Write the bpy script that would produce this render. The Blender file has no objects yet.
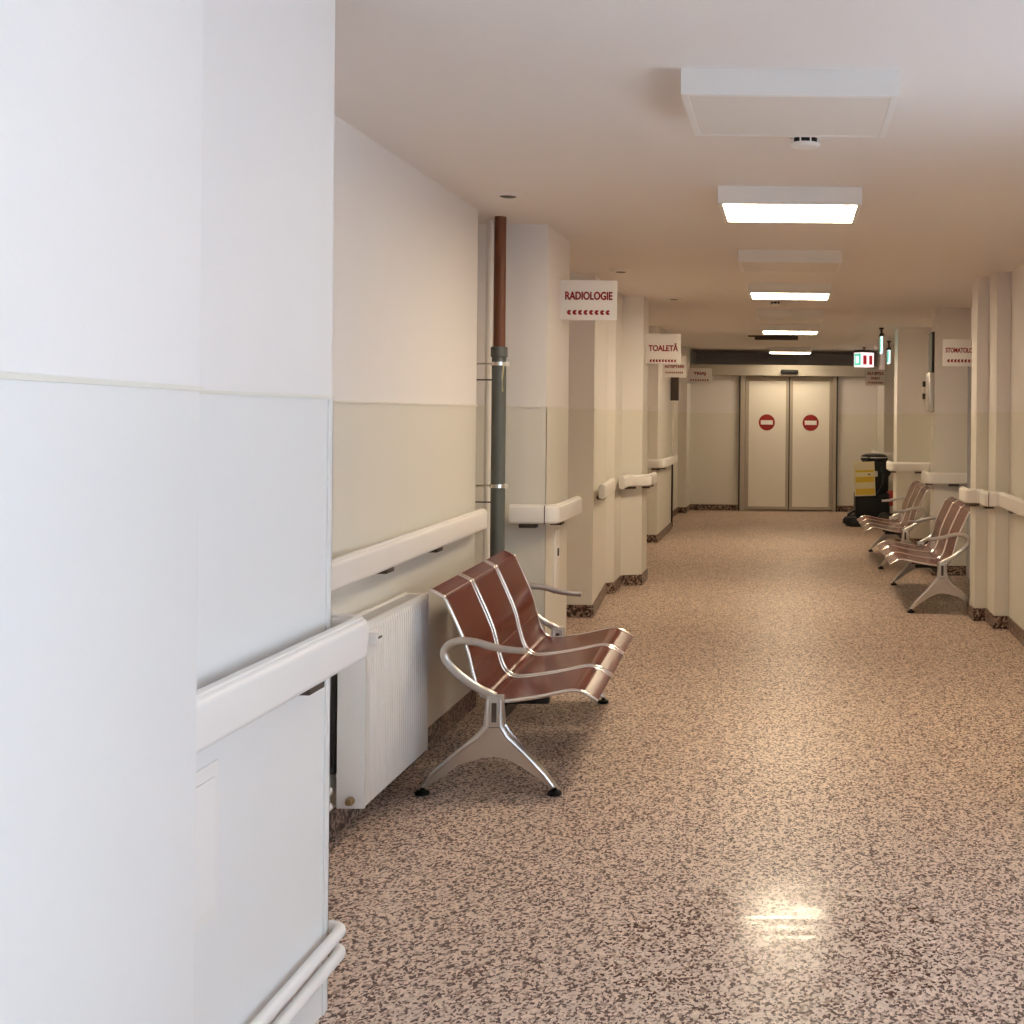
import bpy, bmesh, math, random
from mathutils import Vector, Matrix
random.seed(4)
S = bpy.context.scene
COL = S.collection
H, F, CEIL, DADO = 1.58, 1300.0, 2.675, 1.62

# ------------------------------------------------------------------ materials
def mat(name, col, rough=.5, metal=0.0, spec=.5, coat=0.0, bump=0.0, bscale=200, emit=None, estr=0):
    m = bpy.data.materials.new(name); m.use_nodes = True
    nt = m.node_tree; b = nt.nodes['Principled BSDF']
    b.inputs['Base Color'].default_value = (*col, 1)
    b.inputs['Roughness'].default_value = rough
    b.inputs['Metallic'].default_value = metal
    b.inputs['Specular IOR Level'].default_value = spec
    b.inputs['Coat Weight'].default_value = coat
    if emit:
        b.inputs['Emission Color'].default_value = (*emit, 1)
        b.inputs['Emission Strength'].default_value = estr
    if bump > 0:
        tc = nt.nodes.new('ShaderNodeTexCoord'); nz = nt.nodes.new('ShaderNodeTexNoise')
        nz.inputs['Scale'].default_value = bscale; nz.inputs['Detail'].default_value = 2
        bp = nt.nodes.new('ShaderNodeBump'); bp.inputs['Strength'].default_value = bump
        bp.inputs['Distance'].default_value = .002
        nt.links.new(tc.outputs['Object'], nz.inputs['Vector'])
        nt.links.new(nz.outputs['Fac'], bp.inputs['Height'])
        nt.links.new(bp.outputs['Normal'], b.inputs['Normal'])
    return m

def terrazzo(name, dark, mid, light, scale, rough, fd=.33, fm=.52, polish=False):
    m = bpy.data.materials.new(name); m.use_nodes = True
    nt = m.node_tree; N = nt.nodes; L = nt.links; b = N['Principled BSDF']
    tc0 = N.new('ShaderNodeTexCoord'); tc = N.new('ShaderNodeMapping'); tc.inputs['Scale'].default_value = (1, .7, 1) if polish else (1, 1, 1)
    L.new(tc0.outputs['Object'], tc.inputs['Vector'])
    nz = N.new('ShaderNodeTexNoise'); nz.inputs['Scale'].default_value = 60
    mx = N.new('ShaderNodeVectorMath'); mx.operation = 'SCALE'; mx.inputs['Scale'].default_value = .014
    ad = N.new('ShaderNodeVectorMath'); ad.operation = 'ADD'
    L.new(tc.outputs[0], nz.inputs['Vector']); L.new(nz.outputs['Color'], mx.inputs[0])
    L.new(mx.outputs[0], ad.inputs[0]); L.new(tc.outputs[0], ad.inputs[1])
    vo = N.new('ShaderNodeTexVoronoi'); vo.inputs['Scale'].default_value = scale
    L.new(ad.outputs[0], vo.inputs['Vector'])
    sp = N.new('ShaderNodeSeparateColor'); L.new(vo.outputs['Color'], sp.inputs[0])
    cr = N.new('ShaderNodeValToRGB'); cr.color_ramp.interpolation = 'CONSTANT'
    e = cr.color_ramp.elements
    e[0].position = 0; e[0].color = (*dark, 1)
    e[1].position = fd; e[1].color = (*mid, 1)
    n = e.new(fm); n.color = (*light, 1)
    n = e.new(.84); n.color = tuple(min(1, c*1.2) for c in light) + (1,)
    L.new(sp.outputs[0], cr.inputs['Fac'])
    L.new(cr.outputs['Color'], b.inputs['Base Color'])
    b.inputs['Roughness'].default_value = rough
    b.inputs['Specular IOR Level'].default_value = .22
    if polish:                                # patchy wax: roughness varies over the floor
        n2 = N.new('ShaderNodeTexNoise'); n2.inputs['Scale'].default_value = .9; n2.inputs['Detail'].default_value = 3
        L.new(tc0.outputs['Object'], n2.inputs['Vector'])
        mr = N.new('ShaderNodeMapRange'); mr.inputs['From Min'].default_value = .35; mr.inputs['From Max'].default_value = .65
        mr.inputs['To Min'].default_value = rough-.03; mr.inputs['To Max'].default_value = rough+.03
        L.new(n2.outputs['Fac'], mr.inputs['Value'])
        # freshly waxed worn spot on the floor
        vm = N.new('ShaderNodeVectorMath'); vm.operation = 'DISTANCE'
        vm.inputs[1].default_value = POLISH
        wv = N.new('ShaderNodeTexNoise'); wv.inputs['Scale'].default_value = 5
        sc = N.new('ShaderNodeMapping'); sc.inputs['Scale'].default_value = (1, 5, 1)
        L.new(tc0.outputs['Object'], sc.inputs['Vector']); L.new(sc.outputs[0], wv.inputs['Vector'])
        L.new(tc0.outputs['Object'], vm.inputs[0])
        m2 = N.new('ShaderNodeMapRange'); m2.inputs['From Min'].default_value = .30; m2.inputs['From Max'].default_value = .75
        m2.inputs['To Min'].default_value = 1; m2.inputs['To Max'].default_value = 0
        L.new(vm.outputs['Value'], m2.inputs['Value'])
        mix = N.new('ShaderNodeMix'); mix.data_type = 'FLOAT'
        L.new(m2.outputs[0], mix.inputs['Factor']); L.new(mr.outputs[0], mix.inputs['A'])
        w2 = N.new('ShaderNodeMapRange'); w2.inputs['From Min'].default_value = .35; w2.inputs['From Max'].default_value = .65
        w2.inputs['To Min'].default_value = .115; w2.inputs['To Max'].default_value = .24
        L.new(wv.outputs['Fac'], w2.inputs['Value']); L.new(w2.outputs[0], mix.inputs['B'])
        L.new(mix.outputs['Result'], b.inputs['Roughness'])
        bp = N.new('ShaderNodeBump'); bp.inputs['Strength'].default_value = .45; bp.inputs['Distance'].default_value = .003
        w3 = N.new('ShaderNodeTexNoise'); w3.inputs['Scale'].default_value = 3
        L.new(sc.outputs[0], w3.inputs['Vector']); L.new(w3.outputs['Fac'], bp.inputs['Height'])
        L.new(bp.outputs['Normal'], b.inputs['Normal'])
    return m

POLISH = (-.02, 3.88, 0)
M = dict(
    upper=mat('wall_paint_upper', (.80, .765, .745), .6, bump=.15, bscale=120),
    lower=mat('wall_paint_dado', (.74, .71, .64), .36, bump=.1, bscale=90),
    panel=mat('daylit_dado', (.79, .785, .775), .36),  # dado paint with the near daylight put into its whiter colour
    ceil=mat('ceiling_paint', (.80, .75, .72), .7, bump=.15, bscale=100),
    floor=terrazzo('floor_terrazzo', (.10, .052, .042), (.36, .25, .195), (.655, .51, .415), 135, .40, .27, .45, polish=True),
    base=terrazzo('baseboard_terrazzo', (.05, .028, .022), (.17, .11, .09), (.34, .25, .20), 75, .35, .42, .66),
    plastic=mat('white_rail_plastic', (.82, .79, .76), .35),
    white=mat('white_enamel', (.83, .81, .79), .3),
    groove=mat('grille_shadow_grey', (.55, .53, .51), .5),
    diff=mat('unlit_diffuser', (.76, .72, .68), .45),
    lamp=mat('lit_diffuser', (.9, .9, .88), .5, emit=(1, .825, .575), estr=31),
    lampfar=mat('lit_diffuser_far', (.9, .9, .88), .5, emit=(1, .825, .575), estr=14),
    dark=mat('dark_plastic', (.03, .028, .026), .45),
    black=mat('black_plastic', (.008, .008, .009), .5, spec=.3),
    tank=mat('blue_black_plastic', (.016, .02, .03), .25),
    bracket=mat('dark_bracket', (.07, .05, .04), .5),
    seat=mat('oxblood_seat_enamel', (.105, .009, .006), .19, spec=.15),
    chrome=mat('chrome', (.80, .79, .77), .16, metal=1),
    alu=mat('cast_aluminium', (.66, .64, .62), .3, metal=1),
    brown=mat('brown_rust_paint', (.15, .045, .016), .5, bump=.4, bscale=40),
    grey=mat('grey_green_pipe', (.105, .115, .105), .4),
    brass=mat('brass', (.45, .34, .2), .35, metal=1),
    sign=mat('white_sign_board', (.80, .77, .75), .5),
    red=mat('red_lettering', (.25, .006, .015), .5),
    nored=mat('no_entry_red', (.30, .012, .012), .45),
    door=mat('cream_door_panel', (.84, .79, .71), .4),
    frame=mat('taupe_door_frame', (.46, .40, .33), .4, metal=.2),
    header=mat('header_paint', (.45, .41, .35), .5),
    bluedoor=mat('blue_grey_door', (.36, .37, .42), .45),
    yellow=mat('yellow_notice_band', (.56, .38, .03), .5),
    paper=mat('notice_paper', (.62, .56, .34), .6),
    redp=mat('red_plastic', (.30, .02, .02), .4),
    green=mat('green_sign_light', (.05, .5, .35), .4, emit=(.1, .75, .55), estr=.6),
    cyan=mat('cool_sign_light', (.7, .9, .9), .4, emit=(.70, .95, .95), estr=1.1),
    pinkl=mat('white_sign_light', (.9, .8, .8), .4, emit=(1, .85, .85), estr=1.0),
    redl=mat('red_sign_light', (.4, .02, .03), .4, emit=(.45, .02, .03), estr=.5),
    glass=mat('window_glass', (1, 1, 1), 0),
)
g = M['glass'].node_tree.nodes['Principled BSDF']
g.inputs['Transmission Weight'].default_value = 1; g.inputs['IOR'].default_value = 1.02

# ------------------------------------------------------------------ mesh helpers
class MB:
    def __init__(s): s.bm = bmesh.new(); s.mi = 0
    def face(s, vs, mi=0):
        f = s.bm.faces.new(vs); f.material_index = mi; return f
    def box(s, x0, y0, z0, x1, y1, z1, mi=0, bev=0.0, seg=2):
        x0, x1 = sorted((x0, x1)); y0, y1 = sorted((y0, y1)); z0, z1 = sorted((z0, z1))
        v = [s.bm.verts.new(p) for p in ((x0,y0,z0),(x1,y0,z0),(x1,y1,z0),(x0,y1,z0),(x0,y0,z1),(x1,y0,z1),(x1,y1,z1),(x0,y1,z1))]
        fs = [s.face([v[i] for i in q], mi) for q in ((3,2,1,0),(4,5,6,7),(0,1,5,4),(1,2,6,5),(2,3,7,6),(3,0,4,7))]
        if bev > 0:
            es = list({e for f in fs for e in f.edges})
            bmesh.ops.bevel(s.bm, geom=es, offset=bev, segments=seg, affect='EDGES', profile=.5, material=-1)
        return s
    def sweep(s, pts, ring, mi=0, up=Vector((0,0,1)), scale=None, close=True):
        """sweep a 2-D ring [(a,b)] along pts; a along side vector, b along up"""
        pts = [Vector(p) for p in pts]; n = len(pts); rings = []
        for i, p in enumerate(pts):
            d1 = (pts[i]-pts[i-1]).normalized() if i > 0 else None
            d2 = (pts[i+1]-pts[i]).normalized() if i < n-1 else None
            d = d2 if d1 is None else d1 if d2 is None else (d1+d2).normalized()
            side = d.cross(up).normalized(); u2 = side.cross(d).normalized()
            k = 1.0
            if d1 is not None and d2 is not None:
                c = d.dot(d1); k = 1/max(.5, c)
            sc = scale[i] if scale else (1, 1)
            if not isinstance(sc, tuple): sc = (sc, sc)
            rings.append([s.bm.verts.new(p + side*a*k*sc[0] + u2*b*sc[1]) for a, b in ring])
        m = len(ring)
        for i in range(n-1):
            for j in range(m):
                s.face([rings[i][j], rings[i][(j+1) % m], rings[i+1][(j+1) % m], rings[i+1][j]], mi).smooth = True
        if close:
            s.face(rings[0][::-1], mi); s.face(rings[-1], mi)
        return s
    def tube(s, pts, r, seg=10, mi=0, up=Vector((0,0,1)), scale=None):
        return s.sweep(pts, [(r*math.cos(2*math.pi*k/seg), r*math.sin(2*math.pi*k/seg)) for k in range(seg)], mi, up, scale)
    def cyl(s, c, r, z0, z1, seg=20, mi=0, r2=None):
        r2 = r if r2 is None else r2
        a = [s.bm.verts.new((c[0]+r*math.cos(2*math.pi*k/seg), c[1]+r*math.sin(2*math.pi*k/seg), z0)) for k in range(seg)]
        b = [s.bm.verts.new((c[0]+r2*math.cos(2*math.pi*k/seg), c[1]+r2*math.sin(2*math.pi*k/seg), z1)) for k in range(seg)]
        for k in range(seg): s.face([a[k], a[(k+1) % seg], b[(k+1) % seg], b[k]], mi).smooth = True
        s.face(a[::-1], mi); s.face(b, mi); return s
    def lathe(s, c, prof, seg=24, mi=0):
        rs = []
        for r, z in prof:
            rs.append([s.bm.verts.new((c[0]+r*math.cos(2*math.pi*k/seg), c[1]+r*math.sin(2*math.pi*k/seg), c[2]+z)) for k in range(seg)])
        for i in range(len(rs)-1):
            for k in range(seg):
                s.face([rs[i][k], rs[i][(k+1) % seg], rs[i+1][(k+1) % seg], rs[i+1][k]], mi).smooth = True
        s.face(rs[0][::-1], mi); s.face(rs[-1], mi); return s
    def poly_xz(s, pts, y0, y1, mi=0, bev=0.0):
        a = [s.bm.verts.new((x, y0, z)) for x, z in pts]; b = [s.bm.verts.new((x, y1, z)) for x, z in pts]
        n = len(pts); fs = [s.face(a, mi), s.face(b[::-1], mi)]
        for k in range(n): s.face([a[k], b[k], b[(k+1) % n], a[(k+1) % n]], mi)
        if bev > 0:
            es = list({e for f in fs for e in f.edges})
            bmesh.ops.bevel(s.bm, geom=es, offset=bev, segments=2, affect='EDGES', profile=.5, material=-1)
        return s
    def disc_y(s, cx, cz, r, y0, y1, seg=32, mi=0):
        return s.poly_xz([(cx+r*math.cos(2*math.pi*k/seg), cz+r*math.sin(2*math.pi*k/seg)) for k in range(seg)], y0, y1, mi)
    def build(s, name, mats, parent=None, loc=None):
        if not isinstance(mats, (list, tuple)): mats = [mats]
        bmesh.ops.recalc_face_normals(s.bm, faces=s.bm.faces)
        me = bpy.data.meshes.new(name); s.bm.to_mesh(me); s.bm.free()
        for m in mats: me.materials.append(m)
        me.set_sharp_from_angle(angle=math.radians(38))
        o = bpy.data.objects.new(name, me); COL.objects.link(o)
        if parent:
            o.parent = parent
        if loc: o.location = loc
        return o

def rrect(w, h, r, seg=4):
    out = []
    for cx, cy, a0 in ((w/2-r, h/2-r, 0), (-w/2+r, h/2-r, 90), (-w/2+r, -h/2+r, 180), (w/2-r, -h/2+r, 270)):
        for k in range(seg+1):
            a = math.radians(a0+90*k/seg); out.append((cx+r*math.cos(a), cy+r*math.sin(a)))
    return out

def thing(name, label, cat, loc=(0,0,0), rz=0, group=None):
    o = bpy.data.objects.new(name, None); COL.objects.link(o); o.empty_display_size = .1
    o.location = loc; o.rotation_euler = (0, 0, rz)
    return tag(o, label, cat, group)
def tag(o, label, cat, group=None):
    o['label'] = label; o['category'] = cat
    if group: o['group'] = group
    return o
def struct(o): o['kind'] = 'structure'; return o
def copy_tree(o, parent=None):
    c = o.copy(); COL.objects.link(c)
    if parent: c.parent = parent
    for ch in list(o.children): copy_tree(ch, c)
    return c

def offset(pts, d):
    """offset an XY polyline to the right of travel by d (mitred)"""
    P = [Vector(p) for p in pts]; out = []
    for i, p in enumerate(P):
        d1 = (P[i]-P[i-1]).normalized() if i > 0 else (P[i+1]-P[i]).normalized()
        d2 = (P[i+1]-P[i]).normalized() if i < len(P)-1 else d1
        n1 = Vector((d1.y, -d1.x)); n2 = Vector((d2.y, -d2.x))
        m = (n1+n2).normalized(); k = d/max(.3, m.dot(n1))
        out.append(p+m*k)
    return out
def fillet(pts, r, seg=6):
    P = [Vector(p) for p in pts]; out = [P[0]]
    for i in range(1, len(P)-1):
        a, b, c = P[i-1], P[i], P[i+1]
        d1 = (a-b); d2 = (c-b); l = min(r, d1.length*.45, d2.length*.45)
        s, e = b+d1.normalized()*l, b+d2.normalized()*l
        for k in range(seg+1):
            t = k/seg; out.append((1-t)**2*s+2*t*(1-t)*b+t*t*e)
    out.append(P[-1]); return out
def smooth(pts, n=5):
    P = [Vector(p) for p in pts]; out = []
    for i in range(len(P)-1):
        p0 = P[max(0, i-1)]; p1 = P[i]; p2 = P[i+1]; p3 = P[min(len(P)-1, i+2)]
        for k in range(n):
            t = k/n
            out.append(.5*((2*p1)+(p2-p0)*t+(2*p0-5*p1+4*p2-p3)*t*t+(3*p1-p0-3*p2+p3)*t**3))
    out.append(P[-1]); return out

# ------------------------------------------------------------------ setting
LW = [(-1.21,-3.4),(-1.21,.4),(-.725,.4),(-1.045,2.3),(-1.21,2.3),(-1.21,3.43),(-1.69,3.43),(-1.69,7.0),(-1.93,7.0),(-1.93,7.52),
      (-1.41,7.52),(-1.41,8.27),(-1.9,8.27),(-1.9,10.1),(-1.523,10.1),(-1.61,11.42),(-1.545,11.48),(-1.55,11.98),(-1.366,12.05),(-1.366,12.5),
      (-1.95,12.5),(-1.95,16.05),(-1.63,16.05),(-1.63,17.95),(-2.0,17.95),(-2.0,20.0),(-1.80,20.0),(-1.80,20.9),(-1.66,20.9),(-1.66,22.95)]
RW = [(1.65,6.4),(1.65,9.74),(1.545,9.74),(1.545,10.12),(1.452,10.12),(1.452,10.42),(1.80,10.42),(1.80,13.0),(1.445,13.0),(1.455,13.42),(1.80,13.42),(1.80,15.9),
      (1.31,15.9),(1.31,16.4),(1.78,16.4),(1.78,20.0),(1.45,20.0),(1.45,22.95)]
def wall_mesh(mb, poly, back, daylit_faces=()):
    """solid wall with its corridor-side outline; painted dado below, white above"""
    full = list(poly)+[(back, poly[-1][1]), (back, poly[0][1])]
    n = len(full); rows = []
    for z in (0, DADO, CEIL): rows.append([mb.bm.verts.new((x, y, z)) for x, y in full])
    for r in range(2):
        for k in range(n):
            mb.face([rows[r][k], rows[r][(k+1) % n], rows[r+1][(k+1) % n], rows[r+1][k]], 2 if r == 0 and k in daylit_faces else r)
    mb.face(rows[0][::-1], 0); mb.face(rows[2], 1)
def duo_box(mb, x0, y0, z0, x1, y1, z1):
    if z0 < DADO < z1:
        mb.box(x0, y0, z0, x1, y1, DADO, 0); mb.box(x0, y0, DADO, x1, y1, z1, 1)
    else: mb.box(x0, y0, z0, x1, y1, z1, 0 if z1 <= DADO else 1)

mb = MB(); wall_mesh(mb, LW, -2.5, (1, 2, 3, 4, 5)); struct(mb.build('wall_left', [M['lower'], M['upper'], M['panel']]))   # daylight brightness put into the dado colour of panels on the near column
WINS = ((-1.0, 2.0), (3.2, 4.5)); WZ0, WZ1 = .6, 2.2
mb = MB(); wall_mesh(mb, RW, 2.3)
for a, b in ((-3.4, WINS[0][0]), (WINS[0][1], WINS[1][0]), (WINS[1][1], 6.4)): duo_box(mb, 1.65, a, 0, 1.9, b, CEIL)
for a, b in WINS: mb.box(1.65, a, 0, 1.9, b, WZ0, 0); mb.box(1.65, a, WZ1, 1.9, b, CEIL, 1)
struct(mb.build('wall_right', [M['lower'], M['upper']]))
mb = MB(); duo_box(mb, -2.5, -3.6, 0, 2.3, -3.4, CEIL); struct(mb.build('wall_near', [M['lower'], M['upper']]))
mb = MB(); duo_box(mb, -2.5, 22.9, 0, 2.3, 23.1, CEIL)               # far wall, with screens either side of the sliding door
duo_box(mb, -1.66, 21.62, 0, -.80, 21.72, 2.24); duo_box(mb, .745, 21.62, 0, 1.45, 21.72, 2.24)
struct(mb.build('wall_far', [M['lower'], M['upper']]))
mb = MB(); mb.box(-2.5, -3.6, -.1, 2.3, 23.1, 0); struct(mb.build('floor', M['floor']))
mb = MB(); mb.box(-2.5, -3.6, CEIL, 2.3, 23.1, CEIL+.1); struct(mb.build('ceiling', M['ceil']))

def ribbon(pts, o0, o1, z0, z1, mb):
    a = offset(pts, o0); b = offset(pts, o1)
    r = [[mb.bm.verts.new((p.x, p.y, z)) for p in q] for q, z in ((a, z0), (b, z0), (b, z1), (a, z1))]
    for i in range(len(pts)-1):
        for k in range(4):
            mb.face([r[k][i], r[k][i+1], r[(k+1) % 4][i+1], r[(k+1) % 4][i]])
    mb.face([r[k][0] for k in range(4)]); mb.face([r[k][-1] for k in (3,2,1,0)])
LWf = LW[6:]
mb = MB(); ribbon(LWf[:1]+LWf[1:4]+LWf[4:], -.002, .012, 0, .098, mb); struct(mb.build('baseboard_left', M['base']))
RWr = RW[::-1]
mb = MB(); ribbon(RWr, -.002, .012, 0, .098, mb); struct(mb.build('baseboard_right', M['base']))
mb = MB(); mb.box(-1.66, 21.60, 0, -.83, 21.62, .098); mb.box(.775, 21.60, 0, 1.45, 21.62, .098)
struct(mb.build('baseboard_far', M['base']))
mb = MB(); ribbon(LW[2:], -.002, .006, DADO-.006, DADO+.002, mb); struct(mb.build('trim_1', M['lower']))
mb = MB(); ribbon(RWr, -.002, .004, DADO-.006, DADO+.002, mb); struct(mb.build('trim_2', M['lower']))
# corner guards on the near column and the column behind the bench
for i, (x, y, dx) in enumerate(((-1.21, 3.43, -1), (-1.41, 7.52, 1))):
    mb = MB()
    if dx > 0:
        mb.box(x-.03, y-.0035, .0, x+.0035, y, DADO-.008); mb.box(x, y-.0035, 0, x+.0035, y+.03, DADO-.008)
    else:
        mb.box(x-.03, y, 0, x+.0035, y+.0035, DADO-.008); mb.box(x, y-.03, 0, x+.0035, y+.0035, DADO-.008)
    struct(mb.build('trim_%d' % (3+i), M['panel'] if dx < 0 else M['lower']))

# window openings out of view; the second added to brighten ceiling and recess
for i, (a, b) in enumerate(WINS):
    w = MB(); c = (a+b)/2
    for y0, y1, z0, z1 in ((a,a+.07,WZ0,WZ1),(b-.07,b,WZ0,WZ1),(a+.07,b-.07,WZ0,WZ0+.07),(a+.07,b-.07,WZ1-.07,WZ1),(c-.03,c+.03,WZ0+.07,WZ1-.07)):
        w.box(1.74, y0, z0, 1.81, y1, z1)
    wf = struct(w.build('window_%d' % (i+1), M['white']))
    MB().box(1.772, a+.07, WZ0+.07, 1.778, b-.07, WZ1-.07).build('window_pane', M['glass'], wf)

# far sliding door
d = MB()
d.box(-.83, 21.56, 0, -.745, 21.76, 2.24); d.box(.715, 21.56, 0, .78, 21.76, 2.24)
d.box(-1.66, 21.50, 2.24, 1.45, 21.78, 2.42)
df = struct(d.build('door_1', M['frame']))
MB().box(-1.655, 21.488, 2.245, 1.445, 21.50, 2.415).build('header_cover', M['header'], df)
for x0, x1 in ((-.74, -.014), (-.008, .71)):
    l = MB()
    l.box(x0, 21.64, .02, x0+.055, 21.68, 2.235); l.box(x1-.055, 21.64, .02, x1, 21.68, 2.235)
    l.box(x0+.055, 21.64, .02, x1-.055, 21.68, .07); l.box(x0+.055, 21.64, 2.16, x1-.055, 21.68, 2.235)
    lf = l.build('sliding_leaf', M['frame'], df)
    MB().box(x0+.055, 21.65, .07, x1-.055, 21.67, 2.16).build('leaf_panel', M['door'], lf)
MB().box(-.02, 21.635, .02, -.002, 21.64, 2.235).build('meeting_seal', M['dark'], df)
for x in (-.835, .782): MB().box(x-.012, 21.55, 0, x+.012, 21.62, 2.24).build('frame_seal', M['dark'], df)
s = MB().box(-.16, 21.43, 2.275, .13, 21.492, 2.345, bev=.02).build('door_sensor', M['black'])
tag(s, 'black motion sensor bar above the far sliding doors', 'sensor')
for x, side in ((-.385, 'left'), (.345, 'right')):
    t = thing('no_entry_sign', 'round red no entry sticker on the %s sliding door leaf' % side, 'sign', (x, 21.648, 1.47), group='no entry stickers on the doors')
    MB().disc_y(0, 0, .135, -.003, 0).build('disc', M['nored'], t)
    MB().box(-.1, -.005, -.036, .1, -.003, .036).build('bar', M['sign'], t)

# doors in the recesses
d = MB().box(1.765, 11.2, 0, 1.80, 12.93, 2.12); d = struct(d.build('door_2', M['bluedoor']))
MB().box(1.755, 11.30, .02, 1.765, 12.85, 2.06).build('door_leaf', M['bluedoor'], d)
d = struct(MB().box(-1.90, 8.85, 0, -1.875, 9.95, 2.1).build('door_3', M['door']))
MB().box(-1.878, 8.95, .01, -1.868, 9.85, 2.04).build('door_leaf', M['door'], d)
d = MB(); d.box(-1.675, 17.96, .90, -1.60, 18.02, 1.76); d = struct(d.build('door_4', M['door']))
MB().box(-1.665, 17.96, .03, -1.612, 18.02, .90).build('kick_edge', M['black'], d)

# ------------------------------------------------------------------ handrails
def handrail(label, wallpts, z, brackets, h=.105, group='wall handrails', slope=0, joints=(), off=.068):
    """wallpts: XY wall-face polyline, corridor to the right of travel"""
    t = thing('handrail', label, 'handrail', (0,0,0), group=group)
    c = fillet(offset(wallpts, off), .06)
    ln = [0]
    for i in range(1, len(c)): ln.append(ln[-1]+(c[i]-c[i-1]).length)
    P = [(p.x, p.y, z+slope*l) for p, l in zip(c, ln)]
    MB().sweep(P, rrect(.05, h, .016)).build('rail', M['plastic'], t)
    MB().sweep([(p[0], p[1], p[2]+h/2) for p in P], rrect(.026, .012, .005)).build('top_strip', M['plastic'], t)
    def at(s):
        for i in range(1, len(c)):
            if ln[i] >= s:
                k = (s-ln[i-1])/max(1e-6, ln[i]-ln[i-1]); return c[i-1].lerp(c[i], k), (c[i]-c[i-1]).normalized(), z+slope*s
        return c[-1], (c[-1]-c[-2]).normalized(), z+slope*ln[-1]
    for s in brackets:
        p, dd, zz = at(s if s >= 0 else ln[-1]+s); n = Vector((-dd.y, dd.x))
        b = MB(); b.box(-.05, -.0, -.010, .05, off+.008, .0145, bev=.003)
        o = b.build('bracket', M['bracket'], t)
        o.matrix_local = Matrix.Translation((p.x, p.y, zz-h/2-.014)) @ Matrix(((dd.x, n.x, 0, 0), (dd.y, n.y, 0, 0), (0, 0, 1, 0), (0, 0, 0, 1)))
    for s in joints:
        p, dd, zz = at(s if s >= 0 else ln[-1]+s)
        MB().sweep([(p.x-dd.x*.003, p.y-dd.y*.003, zz), (p.x+dd.x*.003, p.y+dd.y*.003, zz)], rrect(.0525, h+.003, .016)).build('joint', M['bracket'], t)
    return t
handrail('white handrail wrapping the near left column beside the radiator', [(-1.21,2.31),(-1.21,3.43),(-1.36,3.43)], .976, [.85], joints=[-.045])
handrail('long white handrail on the recessed wall above the radiator', [(-1.69,3.55),(-1.69,6.88)], .985, [.55, 1.0, 1.75, 2.5], slope=.010)
handrail('white handrail wrapping the column behind the dark red bench', [(-1.60,7.52),(-1.41,7.52),(-1.41,8.26)], 1.0, [.10, .50], joints=[.20])
handrail('short white handrail just past the door recess on the left', [(-1.53,10.14),(-1.60,11.25)], .972, [.35])
handrail('white handrail on the left column below the TOALETĂ sign', [(-1.55,11.5),(-1.55,11.98),(-1.366,12.05),(-1.366,12.5)], .972, [.45, .7, -.1], joints=[.66])
handrail('farthest white handrail on the left beside the dark door edge', [(-1.80,16.05),(-1.63,16.05),(-1.63,17.9)], .975, [.15, .6])
handrail('nearest white handrail on the right stepping round the column', [(1.452,10.41),(1.452,10.12),(1.545,10.12),(1.545,9.74),(1.65,9.74),(1.65,2.4)], .972, [.33, .62, 1.2, 2.5], joints=[.52, .80])
handrail('white handrail across the wall face behind the nearer right bench', [(1.455,13.41),(1.445,13.0),(1.79,13.0)], .972, [.2, -.15])
handrail('white handrail round the corner behind the farther right bench', [(1.31,16.35),(1.31,15.9),(1.78,15.9)], .972, [.3, -.2])
handrail('farthest white handrail on the right behind the cleaning machine', [(1.45,21.5),(1.45,20.0),(1.77,20.0)], .972, [.5, -.1])

# heating pipes round the near column
for z, w in ((.208, 'upper'), (.150, 'lower')):
    pts = fillet(offset([(-1.21,2.31),(-1.21,3.43),(-1.60,3.43)], .035), .05)+fillet([Vector((-1.62,3.40+.06)), Vector((-1.655, 3.47)), Vector((-1.655, 4.70))], .04)[1:]
    o = MB().tube([(p.x, p.y, z) for p in pts], .0165, 12).build('heating_pipe', M['white'])
    tag(o, '%s of two white heating pipes low on the near left column' % w, 'pipe', 'heating pipes on the near column')
# access panel
t = thing('access_panel', 'flush white access panel low on the near left column', 'panel', (-1.21, 2.56, .675))
MB().box(0, -.20, -.165, .004, .20, .165).build('panel_frame', M['plastic'], t)
MB().box(.004, -.175, -.135, .008, .175, .135).build('panel_cover', M['white'], t)

# ------------------------------------------------------------------ radiator
rt = thing('radiator', 'white panel radiator on the recessed wall beside the dark red bench', 'radiator', (-1.55, 4.78, .12))
W, HT, T = .84, .68, .105
b = MB(); n = 26                                            # fluted front panel
prof = []
for k in range(n):
    y = .035+(W-.07)*k/n; dy = (W-.07)/n
    prof += [(0, y), (0, y+dy*.62), (-.004, y+dy*.70), (-.004, y+dy*.92)]
prof = [(-.001, .012), (0, .02)]+prof+[(0, W-.035), (0, W-.02), (-.001, W-.012)]
lo = [b.bm.verts.new((x, y, .02)) for x, y in prof]; hi = [b.bm.verts.new((x, y, HT-.045)) for x, y in prof]
lo2 = [b.bm.verts.new((x*0-.012, y, .0)) for x, y in prof]; hi2 = [b.bm.verts.new((-.006, y, HT-.012)) for x, y in prof]
for k in range(len(prof)-1):
    b.face([lo[k], lo[k+1], hi[k+1], hi[k]]); b.face([lo2[k], lo2[k+1], lo[k+1], lo[k]]); b.face([hi[k], hi[k+1], hi2[k+1], hi2[k]])
b.box(-.02, .012, .004, -.006, W-.012, HT-.02)
b.build('front_panel', M['white'], rt)
MB().box(-T, .012, .01, -T+.014, W-.012, HT-.02).build('back_panel', M['white'], rt)
for y in (0, W-.012): MB().box(-T, y, 0, -.002, y+.012, HT, bev=.002).build('side_cover', M['white'], rt)
gm = MB(); gm.box(-T, .012, HT-.014, -.004, W-.012, HT-.002)
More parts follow.
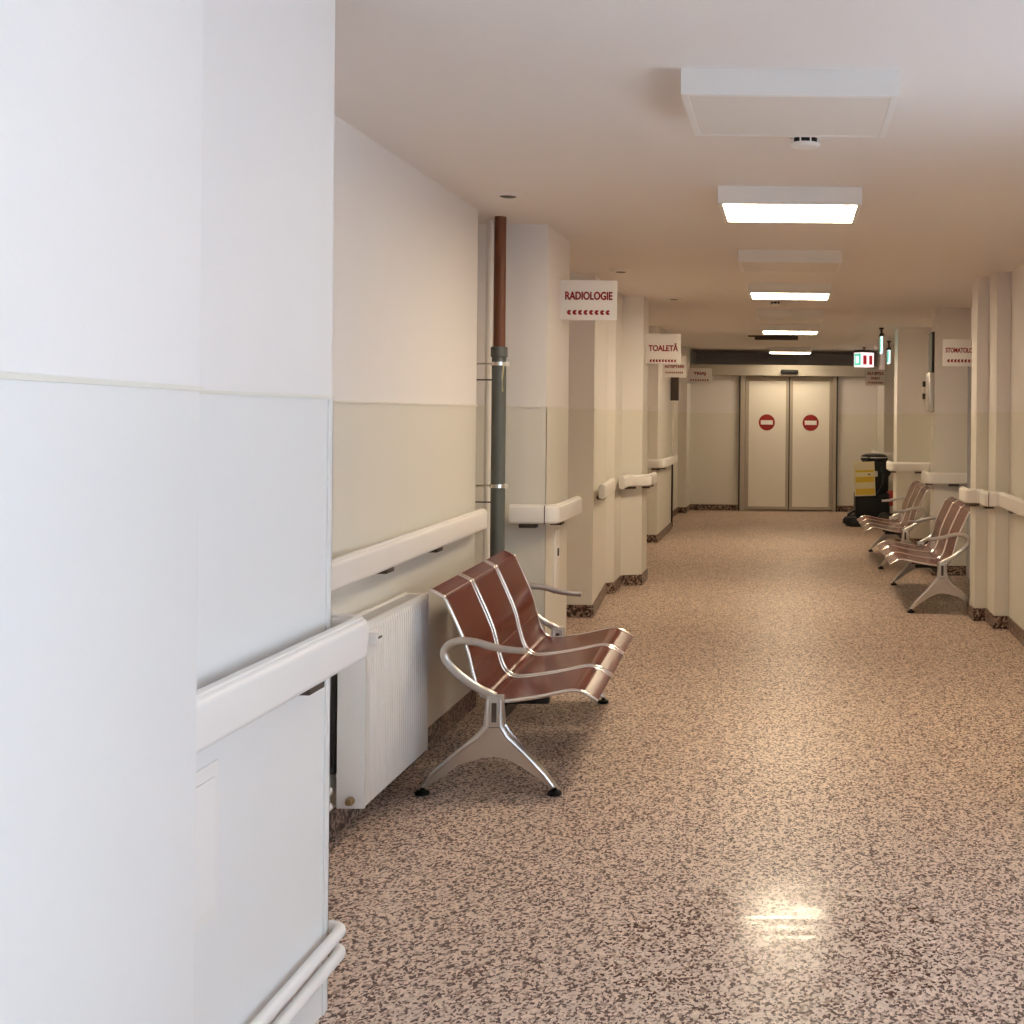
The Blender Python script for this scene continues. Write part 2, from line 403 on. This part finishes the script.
gm.box(-T, .012, HT-.002, -T+.012, W-.012, HT+.004); gm.box(-.016, .012, HT-.002, -.004, W-.012, HT+.004)
tg = gm.build('top_grille', M['white'], rt)
gs = MB()
for k in range(30):
    y = .04+k*.0258; gs.box(-T+.022, y, HT-.0025, -.026, y+.013, HT-.0005)
gs.build('grille_slots', M['groove'], tg)
MB().box(-.055, .02, -.005, -.05, W-.02, HT-.02).build('heating_fins', M['white'], rt)
v = MB().box(-.006, .03, HT-.085, .03, .10, HT-.035, bev=.006).build('thermostat', M['white'], rt)
MB().box(.030, .045, HT-.062, .0315, .085, HT-.054).build('scale_mark', M['dark'], v)
o = MB().lathe((0,0,0), [(.016,0),(.016,.012),(.011,.014),(.011,.03)]).build('drain_plug', M['brass'], rt)
o.rotation_euler = (math.radians(90), 0, 0); o.location = (-.052, 0, .03)
for z in (.1, .58): MB().box(-.125, .05, z, -T, .10, z+.05).build('wall_bracket', M['alu'], rt)
MB().box(-.135, .02, .12, -.12, .05, .60).build('gap_strip', M['dark'], rt)  # dark gap behind the radiator, drawn as a solid strip

# ------------------------------------------------------------------ drain pipe in the niche
px, py = -1.625, 7.25
t = thing('drain_pipe', 'vertical pipe in the corner behind the bench, brown above and grey below', 'pipe', (px, py, 0))
MB().cyl((0,0), .033, 1.93, CEIL, 20).build('brown_section', M['brown'], t)
for z, a, hh in ((2.36, -.6, .09), (2.0, -.4, .05), (2.60, -.5, .03)):      # flaked paint patches
    f = MB(); x = .0335*math.sin(-a); 
    f.tube([(.0215, -.0225, z), (.0215, -.0225, z+hh)], .010, 8).build('flaked_patch', M['sign'], t)
MB().cyl((0,0), .040, 0, 1.90, 24).build('grey_section', M['grey'], t)
MB().lathe((0,0,1.89), [(.041,0),(.047,.005),(.047,.055),(.043,.06)]).build('collar', M['grey'], t)
for z in (1.855, 1.175):
    c = MB().lathe((0,0,z-.012), [(.041,0),(.046,.002),(.046,.022),(.041,.024)]).build('clamp', M['chrome'], t)
    MB().tube([(-.03,.0,z), (-.236,.0,z)], .005, 8, up=Vector((0,1,0))).box(.036,-.02,z-.012,.062,0,z+.012).build('clamp_rod', M['chrome'], c)
    MB().tube([(-.03,-.02,z-.09), (-.15,-.02,z-.09)], .004, 8, up=Vector((0,1,0))).build('stay_rod', M['dark'], t)
MB().tube([(.032,-.028,1.86),(.026,-.036,1.78),(.028,-.034,1.70)], .005, 8).build('yellow_tag', M['paper'], t)
o = MB().cyl((-1.72, 7.40), .020, 0, CEIL, 14).build('riser_pipe', M['white'])
tag(o, 'slim white riser pipe in the niche left of the grey drain pipe', 'pipe')

# ------------------------------------------------------------------ benches
def make_bench():
    t = thing('waiting_bench', '', 'bench', (0,0,0), 0, 'three-seat waiting benches')
    key = [(-.282,.842),(-.236,.818),(-.214,.792),(-.132,.610),(-.104,.505),(-.078,.425),(-.045,.386),(.01,.376),(.16,.396),(.295,.424),(.345,.421),(.380,.404),(.418,.380)]
    K = smooth([Vector((x, 0, z)) for x, z in key], 4)
    th = .011
    nrm = []
    for i in range(len(K)):
        d = (K[min(i+1, len(K)-1)]-K[max(i-1, 0)]).normalized(); nrm.append(Vector((-d.z, 0, d.x)))
    for q in range(3):
        y0 = -.80+q*.545; y1 = y0+.492
        m = MB(); cols = []
        for y in (y0+.006, y1-.006):
            cols.append([m.bm.verts.new((p.x, y, p.z)) for p in K]); cols.append([m.bm.verts.new((p.x-n.x*th, y, p.z-n.z*th)) for p, n in zip(K, nrm)])
        a, a2, b_, b2 = cols
        for i in range(len(K)-1):
            m.face([a[i], a[i+1], b_[i+1], b_[i]]).smooth = True; m.face([a2[i], b2[i], b2[i+1], a2[i+1]]).smooth = True
            m.face([a[i], a2[i], a2[i+1], a[i+1]]); m.face([b_[i], b_[i+1], b2[i+1], b2[i]])
        m.face([a[0], b_[0], b2[0], a2[0]]); m.face([a[-1], a2[-1], b2[-1], b_[-1]])
        # pressed crease lines across the backrest and the seat
        for ck in (16, 24):
            p = K[ck]; n = nrm[ck]
            m.tube([(p.x, y0+.012, p.z), (p.x, y1-.012, p.z)], .0035, 6, up=Vector((1,0,0)))
        sp = m.build('seat_panel', M['seat'], t)
        for y in (y0, y1):
            MB().tube([(p.x-n.x*.004, y, p.z-n.z*.004) for p, n in zip(K, nrm)], .0085, 10, up=Vector((0,1,0))).build('edge_trim', M['chrome'], sp)
        for yb in (y0+.08, y1-.12): MB().box(-.06, yb, .345, .20, yb+.04, .372, bev=.004).build('seat_bracket', M['black'], sp)
    MB().box(-.045, -.86, .285, .025, .86, .345, bev=.006).build('beam', M['black'], t)
    for y, sg in ((-.86, -1), (.86, 1)):
        L = [(.036,.415),(.034,.285),(.062,.245),(.135,.178),(.222,.085),(.262,.034),(.236,.030),(.19,.070),(.115,.132),(.05,.165),(0,.172),
             (-.055,.165),(-.14,.130),(-.235,.072),(-.282,.030),(-.308,.034),(-.268,.088),(-.16,.180),(-.070,.245),(-.036,.285),(-.036,.415)]
        m = MB(); m.poly_xz(L, y-.020, y+.020, bev=.009)
        for side in (1, -1):
            rp = [(.026,.40),(.026,.29),(.052,.246),(.125,.178),(.21,.088),(.245,.042)] if side > 0 else [(-.026,.40),(-.026,.29),(-.060,.246),(-.15,.180),(-.255,.088),(-.290,.042)]
            for oy in (-.02, .02):
                m.tube([(x, y+oy, z) for x, z in rp], .008, 8, up=Vector((0,1,0)))
        lf = m.build('leg_frame', M['alu'], t)
        MB().box(-.010, y-.0225, .305, .010, y+.0225, .385, bev=.0).build('slot', M['bracket'], lf)
        MB().box(-.037, y-.0212, .282, .037, y+.0212, .2845).build('joint_line', M['dark'], lf)
        for fx in (.249, -.295):
            MB().lathe((fx, y, 0), [(.026,0),(.030,.003),(.030,.012),(.024,.018),(.009,.021),(.009,.036)]).build('foot', M['black'], lf)
        ap = smooth([Vector(p) for p in ((.0,y,.405),(-.04,y,.425),(-.10,y,.460),(-.161,y,.508),(-.203,y,.556),(-.211,y,.592),(-.190,y,.622),(-.145,y,.637),(-.08,y,.631),(-.01,y,.612),(.06,y,.600),(.125,y,.596))], 4)
        sc = []
        for i in range(len(ap)):
            u = i/(len(ap)-1); k = 1.15 if u < .1 else (1.0 if u < .6 else 1.0-.22*(u-.6)/.4)
            sc.append((1.0*k, 1.15*k))
        MB().sweep(ap, rrect(.034, .026, .011, 3), up=Vector((0,1,0)), scale=sc).build('armrest', M['alu'], t)
    return t
bench = make_bench()
bench.location = (-1.232, 6.24, 0); bench.rotation_euler = (0, 0, math.radians(1.5)); bench['label'] = 'dark red three-seat bench against the left wall beside the radiator'
b2 = copy_tree(bench); b2.location = (1.24, 11.36, 0); b2.rotation_euler = (0, 0, math.pi); b2['label'] = 'nearer of two dark red benches along the right wall'
b3 = copy_tree(bench); b3.location = (1.21, 14.38, 0); b3.rotation_euler = (0, 0, math.pi); b3['label'] = 'farther right dark red bench, next to the black cleaning machine'

# ------------------------------------------------------------------ ceiling lights
def ceiling_light(y, lit, label):
    lm = (M['diff'], M['lamp'], M['lampfar'])[lit]
    w, d, h = .688, .61, .084
    t = thing('ceiling_light', label, 'ceiling light', (-.010, y, CEIL), group='square ceiling panel lights')
    m = MB(); fr = .022
    m.box(-w/2, 0, -h, w/2, fr, 0); m.box(-w/2, d-fr, -h, w/2, d, 0)
    m.box(-w/2, fr, -h, -w/2+fr, d-fr, 0); m.box(w/2-fr, fr, -h, w/2, d-fr, 0)
    m.box(-w/2+fr, fr, -.02, w/2-fr, d-fr, 0)
    m.build('housing', M['white'], t)
    MB().box(-w/2+fr, fr, -h+.002, w/2-fr, d-fr, -h+.010).build('diffuser', lm, t)
for y, lit, l in ((4.10, 0, 'large unlit square ceiling light nearest the camera'), (6.20, 1, 'nearest glowing ceiling light, just past the smoke detector'),
                  (8.56, 0, 'second unlit ceiling light from the camera, between two glowing ones'), (10.70, 1, 'second glowing ceiling light from the camera'),
                  (13.35, 0, 'farthest unlit ceiling light along the corridor'), (15.5, 1, 'third glowing ceiling light from the camera'),
                  (20.6, 2, 'farthest glowing ceiling light, close to the sliding doors')):
    ceiling_light(y, lit, l)
def smoke(x, y, label, r=.046):
    t = thing('smoke_detector', label, 'smoke detector', (x, y, CEIL), group='smoke detectors on the ceiling')
    MB().lathe((0,0,-.010), [(r*1.05,0),(r*1.1,.004),(r*1.1,.010)]).build('mount', M['white'], t)
    MB().lathe((0,0,-.028), [(r*.9,0),(r*.9,.019)]).build('vent_ring', M['black'], t)
    MB().lathe((0,0,-.046), [(r*.55,0),(r*.9,.004),(r*1.02,.012),(r*1.0,.018)]).build('cover', M['white'], t)
    for k in range(8):
        a = math.pi/8+k*math.pi/4; cx, cy = r*.93*math.cos(a), r*.93*math.sin(a)
        MB().box(cx-.003, cy-.003, -.03, cx+.003, cy+.003, -.008).build('rib', M['white'], t)
smoke(.05, 5.09, 'white smoke detector behind the nearest unlit ceiling light', .056)
smoke(-.15, 12.4, 'small smoke detector in front of the third unlit ceiling light', .05)
for x, y, l in ((-1.42, 6.5, 'round recessed ceiling fitting above the bench near the brown pipe'), (-1.30, 9.9, 'small ceiling fitting above the RADIOLOGIE sign'),
                (-1.10, 12.2, 'small ceiling fitting near the TOALETĂ sign')):
    t = thing('ceiling_fitting', l, 'ceiling fitting', (x, y, CEIL), group='small ceiling fittings')
    MB().lathe((0,0,-.012), [(.05,0),(.07,.004),(.075,.012)]).build('ring', M['ceil'], t)
    MB().lathe((0,0,-.016), [(.03,0),(.045,.005)]).build('nozzle', M['bracket'], t)
t = thing('ceiling_hatch', 'half open ceiling hatch between the last glowing lights', 'hatch', (-.22, 17.75, CEIL))
MB().box(-.36, -.03, -.02, .32, .02, 0).build('hatch_rim', M['bracket'], t)
MB().box(-.27, -.05, -.06, .32, .0, -.02).build('hatch_flap', M['bracket'], t)

# ------------------------------------------------------------------ signs
def text_mesh(body, size, bold=.012):
    c = bpy.data.curves.new('t', 'FONT'); c.body = body; c.size = size; c.offset = bold*size; c.extrude = .0015
    c.align_x = 'CENTER'; c.align_y = 'CENTER'
    o = bpy.data.objects.new('t', c); COL.objects.link(o)
    dg = bpy.context.evaluated_depsgraph_get(); me = bpy.data.meshes.new_from_object(o.evaluated_get(dg))
    bpy.data.objects.remove(o); bpy.data.curves.remove(c)
    bm = bmesh.new()                                     # heavier strokes: the outline repeated a hair to each side
    for k, (dx, dy) in enumerate(((0,0),(-.0032,0),(.0032,0),(0,.0022),(0,-.0022))):
        bm.from_mesh(me); bm.verts.ensure_lookup_table()
        nv = len(me.vertices)
        for v in bm.verts[k*nv:(k+1)*nv]: v.co += Vector((dx, dy, k*.0001))
    bm.to_mesh(me); bm.free(); return me
def sign(x0, x1, z0, z1, y, lines, label, nar=8, arrow=-1, arz=.2, bracket=None):
    """corridor sign facing the camera; lines = [(text, rel_height, rel_z, rel_width)]"""
    w, h = x1-x0, z1-z0
    t = thing('hanging_sign', label, 'sign', ((x0+x1)/2, y, (z0+z1)/2), group='white corridor signs with red lettering')
    MB().box(-w/2, 0, -h/2, w/2, .012, h/2, bev=.002).build('board', M['sign'], t)
    if bracket: MB().box(bracket-(x0+x1)/2-.012, .012, -h/2+.01, bracket-(x0+x1)/2+.012, .03, h/2-.01).build('bracket', M['alu'], t)
    for body, rh, rz, rw in lines:
        me = text_mesh(body, .1, .012)
        xs = [v.co.x for v in me.vertices]; ys = [v.co.y for v in me.vertices]
        sx = rw*w/(max(xs)-min(xs)); sy = rh*h/(max(ys)-min(ys)); cx = (max(xs)+min(xs))/2; cy = (max(ys)+min(ys))/2
        for v in me.vertices:
            X, Y, Z = v.co; v.co = ((X-cx)*sx, -.0005-Z*.6, (Y-cy)*sy+(rz-.5)*h)
        me.materials.clear(); me.materials.append(M['red'])
        o = bpy.data.objects.new('lettering', me); COL.objects.link(o); o.parent = t
    if nar:
        a = MB(); step = .78*w/nar; r = min(step*.46, h*.062)
        for k in range(nar):
            cx = -.39*w+step*(k+.5); cz = (arz-.5)*h
            pts = [(r*math.cos(math.radians(an)), r*math.sin(math.radians(an))) for an in range(40, 321, 20)]+[(.15*r, 0)]
            pts = [(cx-arrow*-1*px_ if arrow > 0 else cx+px_, cz+pz) for px_, pz in pts]
            a.poly_xz(pts, -.0018, 0)
        a.build('arrow_row', M['red'], t)
    return t
sign(-1.41, -1.064, 2.155, 2.398, 7.95, [('RADIOLOGIE', .21, .61, .84)], 'white hanging sign reading RADIOLOGIE on the left column', 8, -1, .19, -1.40)
sign(-1.366, -1.035, 2.06, 2.345, 12.25, [('TOALETĂ', .27, .55, .84)], 'white hanging sign reading TOALETĂ on the left', 9, -1, .10, -1.355)
sign(-1.63, -1.335, 2.06, 2.335, 16.6, [('SALA', .12, .72, .35), ('ASTEPTARE', .14, .50, .86)], 'white sign half hidden behind the TOALETĂ sign', 9, -1, .22, -1.62)
sign(-1.66, -1.265, 2.09, 2.335, 20.94, [('TRIAJ', .24, .64, .5)], 'small white sign on the left closest to the sliding doors', 8, -1, .22, -1.65)
sign(1.405, 1.77, 2.055, 2.30, 12.0, [('STOMATOLOGIE', .19, .60, .86)], 'white hanging sign reading STOMATOLOGIE on the right', 9, 1, .20, 1.765)
sign(1.155, 1.46, 2.06, 2.305, 19.97, [('SALA SEPTICA', .19, .76, .84), ('PANSAT', .17, .46, .46)], 'white sign below the exit light near the sliding doors', 8, 1, .18, 1.455)

# exit lights
def edge_sign(x, y, ztop, zb, tilt, label, wd=.26):
    t = thing('exit_light', label, 'exit sign', (x, y, CEIL), group='illuminated exit signs')
    MB().lathe((0,0,-(CEIL-ztop)), [(.012,0),(.012,CEIL-ztop-.02),(.03,CEIL-ztop-.012),(.03,CEIL-ztop)]).build('stem', M['bracket'], t)
    cap = MB().box(-.022, -wd/2, ztop-CEIL-.035, .022, wd/2, ztop-CEIL, bev=.004).build('lamp_bar', M['bracket'], t)
    pn = MB().box(-.011, -wd/2, zb-CEIL, .011, wd/2, ztop-CEIL-.035).build('lit_plate', M['cyan'], t)
    for sx in (-1, 1): MB().box(sx*.011, -wd/2+.02, zb-CEIL+.02, sx*.0125, wd/2-.02, ztop-CEIL-.05).build('pictogram', M['green'], pn)
    t.rotation_euler = (0, 0, math.radians(tilt))
edge_sign(1.115, 16.0, 2.60, 2.36, -1, 'nearer illuminated exit sign seen edge on near the right wall')
edge_sign(1.42, 18.8, 2.58, 2.35, 2, 'farther illuminated exit sign seen edge on near the right wall', .24)
t = thing('exit_light', 'lit box exit sign with green and red faces before the sliding doors', 'exit sign', (1.16, 20.55, CEIL), math.radians(32), 'illuminated exit signs')
MB().lathe((0,0,-.045), [(.012,0),(.012,.03),(.03,.035),(.03,.045)]).build('stem', M['bracket'], t)
MB().box(-.13, -.11, -.085, .13, .11, -.045, bev=.006).build('top_cap', M['bracket'], t)
bd = MB().box(-.12, -.10, -.31, .12, .10, -.085).build('lit_box', M['pinkl'], t)
m = MB(); m.box(-.085, -.103, -.275, -.02, -.10, -.13); m.box(.03, -.103, -.275, .09, -.10, -.13); m.build('red_pictogram', M['redl'], bd)
gp = MB(); gp.box(-.123, -.085, -.29, -.12, .085, -.10); gp.build('green_pictogram', M['green'], bd)
MB().box(-.1245, -.03, -.25, -.123, .045, -.14).build('exit_figure', M['cyan'], bd)

# ------------------------------------------------------------------ small wall items
t = thing('wall_plate', 'slim white plate with dark lock below the handrail behind the bench', 'wall plate', (-1.41, 7.86, .69))
MB().box(0, -.075, -.19, .012, .075, .19, bev=.003).build('plate', M['plastic'], t)
MB().box(.012, .0, .03, .016, .035, .075).build('lock', M['black'], t)
t = thing('card_reader', 'small black reader on the wall face below the TOALETĂ sign', 'reader', (-1.775, 16.05, 1.43))
MB().box(-.02, -.03, -.085, .02, 0, .085, bev=.004).build('case', M['black'], t); MB().box(-.012, -.032, .02, .012, -.03, .06).build('reader_pad', M['dark'], t)
t = thing('wall_display', 'dark wall display beneath the half hidden sign on the left', 'display', (-1.63, 17.7, 1.96))
MB().box(.0, -.02, -.19, .02, .02, .19).build('mount', M['alu'], t)
MB().box(.005, -.035, -.185, .115, .0, .185, bev=.004).build('dark_screen', M['bracket'], t); MB().box(.115, -.03, -.17, .135, .0, .17).build('side_rim', M['alu'], t)
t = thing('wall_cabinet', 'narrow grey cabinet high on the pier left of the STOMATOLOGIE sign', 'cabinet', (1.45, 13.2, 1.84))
MB().box(-.055, -.14, -.20, .0, .18, .19, bev=.004).build('cabinet_body', M['alu'], t)
MB().box(-.030, -.14, .19, .0, .18, .60).build('dark_gap', M['dark'], t)  # solid dark box standing for the shaded gap above the cabinet
t = thing('wall_fitting', 'dark fittings on the wall face right of the exit lights', 'fitting', (1.63, 15.9, 1.86))
MB().box(-.012, -.03, -.16, .012, 0, .16).build('fitting_plate', M['upper'], t)
for z in (-.06, .09): MB().box(-.02, -.06, z, .02, -.03, z+.07, bev=.008).build('fitting_knob', M['dark'], t)


# ------------------------------------------------------------------ floor scrubber with notice
t = thing('floor_scrubber', 'black floor cleaning machine parked by the right wall near the doors', 'cleaning machine', (1.15, 18.9, 0))
d = MB().lathe((-.16,-.1,.03), [(.19,0),(.215,.01),(.215,.06),(.19,.10),(.10,.13),(.06,.14)]).build('brush_deck', M['black'], t)
MB().cyl((-.16,-.1), .17, .0, .03, 24).build('brush', M['dark'], d)
MB().tube([(-.30,-.14,.10),(-.29,-.14,.17),(-.22,-.12,.22),(-.12,-.1,.26)], .02, 8, up=Vector((0,1,0))).build('deck_arm', M['black'], d)
MB().box(-.20,-.24,.12,.30,.30,.50, bev=.05, seg=4).build('lower_tank', M['black'], t)
u = MB().box(-.09,-.20,.47,.28,.24,.96, bev=.06, seg=4).build('upper_tank', M['black'], t)
MB().lathe((.08,.0,.94), [(.19,0),(.20,.02),(.20,.05),(.18,.085),(.12,.105),(.05,.11)]).build('tank_lid', M['tank'], u)
MB().lathe((.08,.0,.985), [(.203,0),(.206,.004),(.206,.012),(.203,.016)]).build('lid_seal', M['alu'], u)
MB().box(.05,-.215,.72,.12,-.195,.80, bev=.008).build('label_plate', M['alu'], u)
MB().box(.16,-.215,.80,.20,-.195,.84, bev=.006).build('switch', M['alu'], u)
MB().tube([(.17,-.22,.86),(.20,-.25,.74),(.18,-.25,.6),(.12,-.24,.5),(.06,-.25,.42)], .022, 10, up=Vector((0,1,0))).build('suction_hose', M['tank'], t)
hd = MB().tube([(.25,-.15,.70),(.36,-.15,.86),(.42,-.15,.95),(.42,.18,.95),(.36,.18,.86),(.25,.18,.70)], .016, 8, up=Vector((0,.3,1))).build('push_handle', M['black'], t)
for x, y in ((.22,-.25),(.22,.31)):
    o = MB().lathe((0,0,-.03), [(.08,0),(.105,.008),(.105,.052),(.08,.06)]).build('wheel', M['dark'], t); o.rotation_euler = (math.radians(90),0,0); o.location = (x,y,.106)
MB().box(.26,-.22,.30,.36,-.10,.52, bev=.02).build('red_tank_valve', M['redp'], t)
MB().box(.12,-.32,.02,.36,-.27,.09, bev=.01).build('squeegee', M['dark'], t)
ns = thing('caution_notice', 'white and yellow caution notice board hung on the cleaning machine', 'notice', (1.075, 18.62, .70)); ns.rotation_euler = (math.radians(-3), math.radians(-2.5), 0)
MB().box(-.15,-.010,-.255,.15,.0,.235, bev=.002).build('board', M['paper'], ns)
for z0, z1 in ((.085,.115),(-.06,.02),(-.235,-.15)): MB().box(-.13,-.0115,z0,.135,-.010,z1).build('yellow_band', M['yellow'], ns)
for z in (.195, .16): MB().box(-.09,-.0115,z,.09,-.010,z+.008).build('print_line', M['groove'], ns)
MB().box(.05,-.0115,.045,.09,-.010,.06).build('print_mark', M['dark'], ns)
MB().tube([(-.02,-.0,.23),(.08,.03,.30),(.10,.06,.28)], .006, 8, up=Vector((0,1,0))).build('hanger', M['dark'], ns)

# ------------------------------------------------------------------ light, world, camera
wd = bpy.data.worlds.new('World'); S.world = wd; wd.use_nodes = True
bg = wd.node_tree.nodes['Background']; bg.inputs['Color'].default_value = (.73, .85, 1.0, 1); bg.inputs['Strength'].default_value = 5.3
for a, b in WINS:
    pl = bpy.data.lights.new('window_portal', 'AREA'); pl.shape = 'RECTANGLE'; pl.size = WZ1-WZ0; pl.size_y = b-a
    po = bpy.data.objects.new('window_portal', pl); COL.objects.link(po)
    po.location = (1.86, (a+b)/2, (WZ0+WZ1)/2); po.rotation_euler = (0, math.radians(90), 0); pl.cycles.is_portal = True

cam = bpy.data.cameras.new('camera'); co = bpy.data.objects.new('camera', cam); COL.objects.link(co)
cam.sensor_width = 36; cam.sensor_fit = 'HORIZONTAL'; cam.lens = 36*F/1024
cam.clip_start = .05
RO = math.radians(.55)
# principal point sits at pixel (790,416): shift is given in the rolled frame
cam.shift_x = (512-790)/1024; cam.shift_y = (416-512)/1024
co.location = (0, 0, H)
co.matrix_world = Matrix.Translation((0, 0, H)) @ Matrix.Rotation(-RO, 4, 'Y').to_4x4() @ Matrix.Rotation(math.radians(90), 4, 'X')
S.camera = co
S.view_settings.view_transform = 'Standard'; S.view_settings.look = 'None'
S.view_settings.gamma = 1; S.view_settings.use_curve_mapping = False; S.view_settings.exposure = .22
S.cycles.max_bounces = 10; S.cycles.diffuse_bounces = 6; S.cycles.caustics_reflective = False
S.cycles.sample_clamp_indirect = 6
S.cycles.use_denoising = True
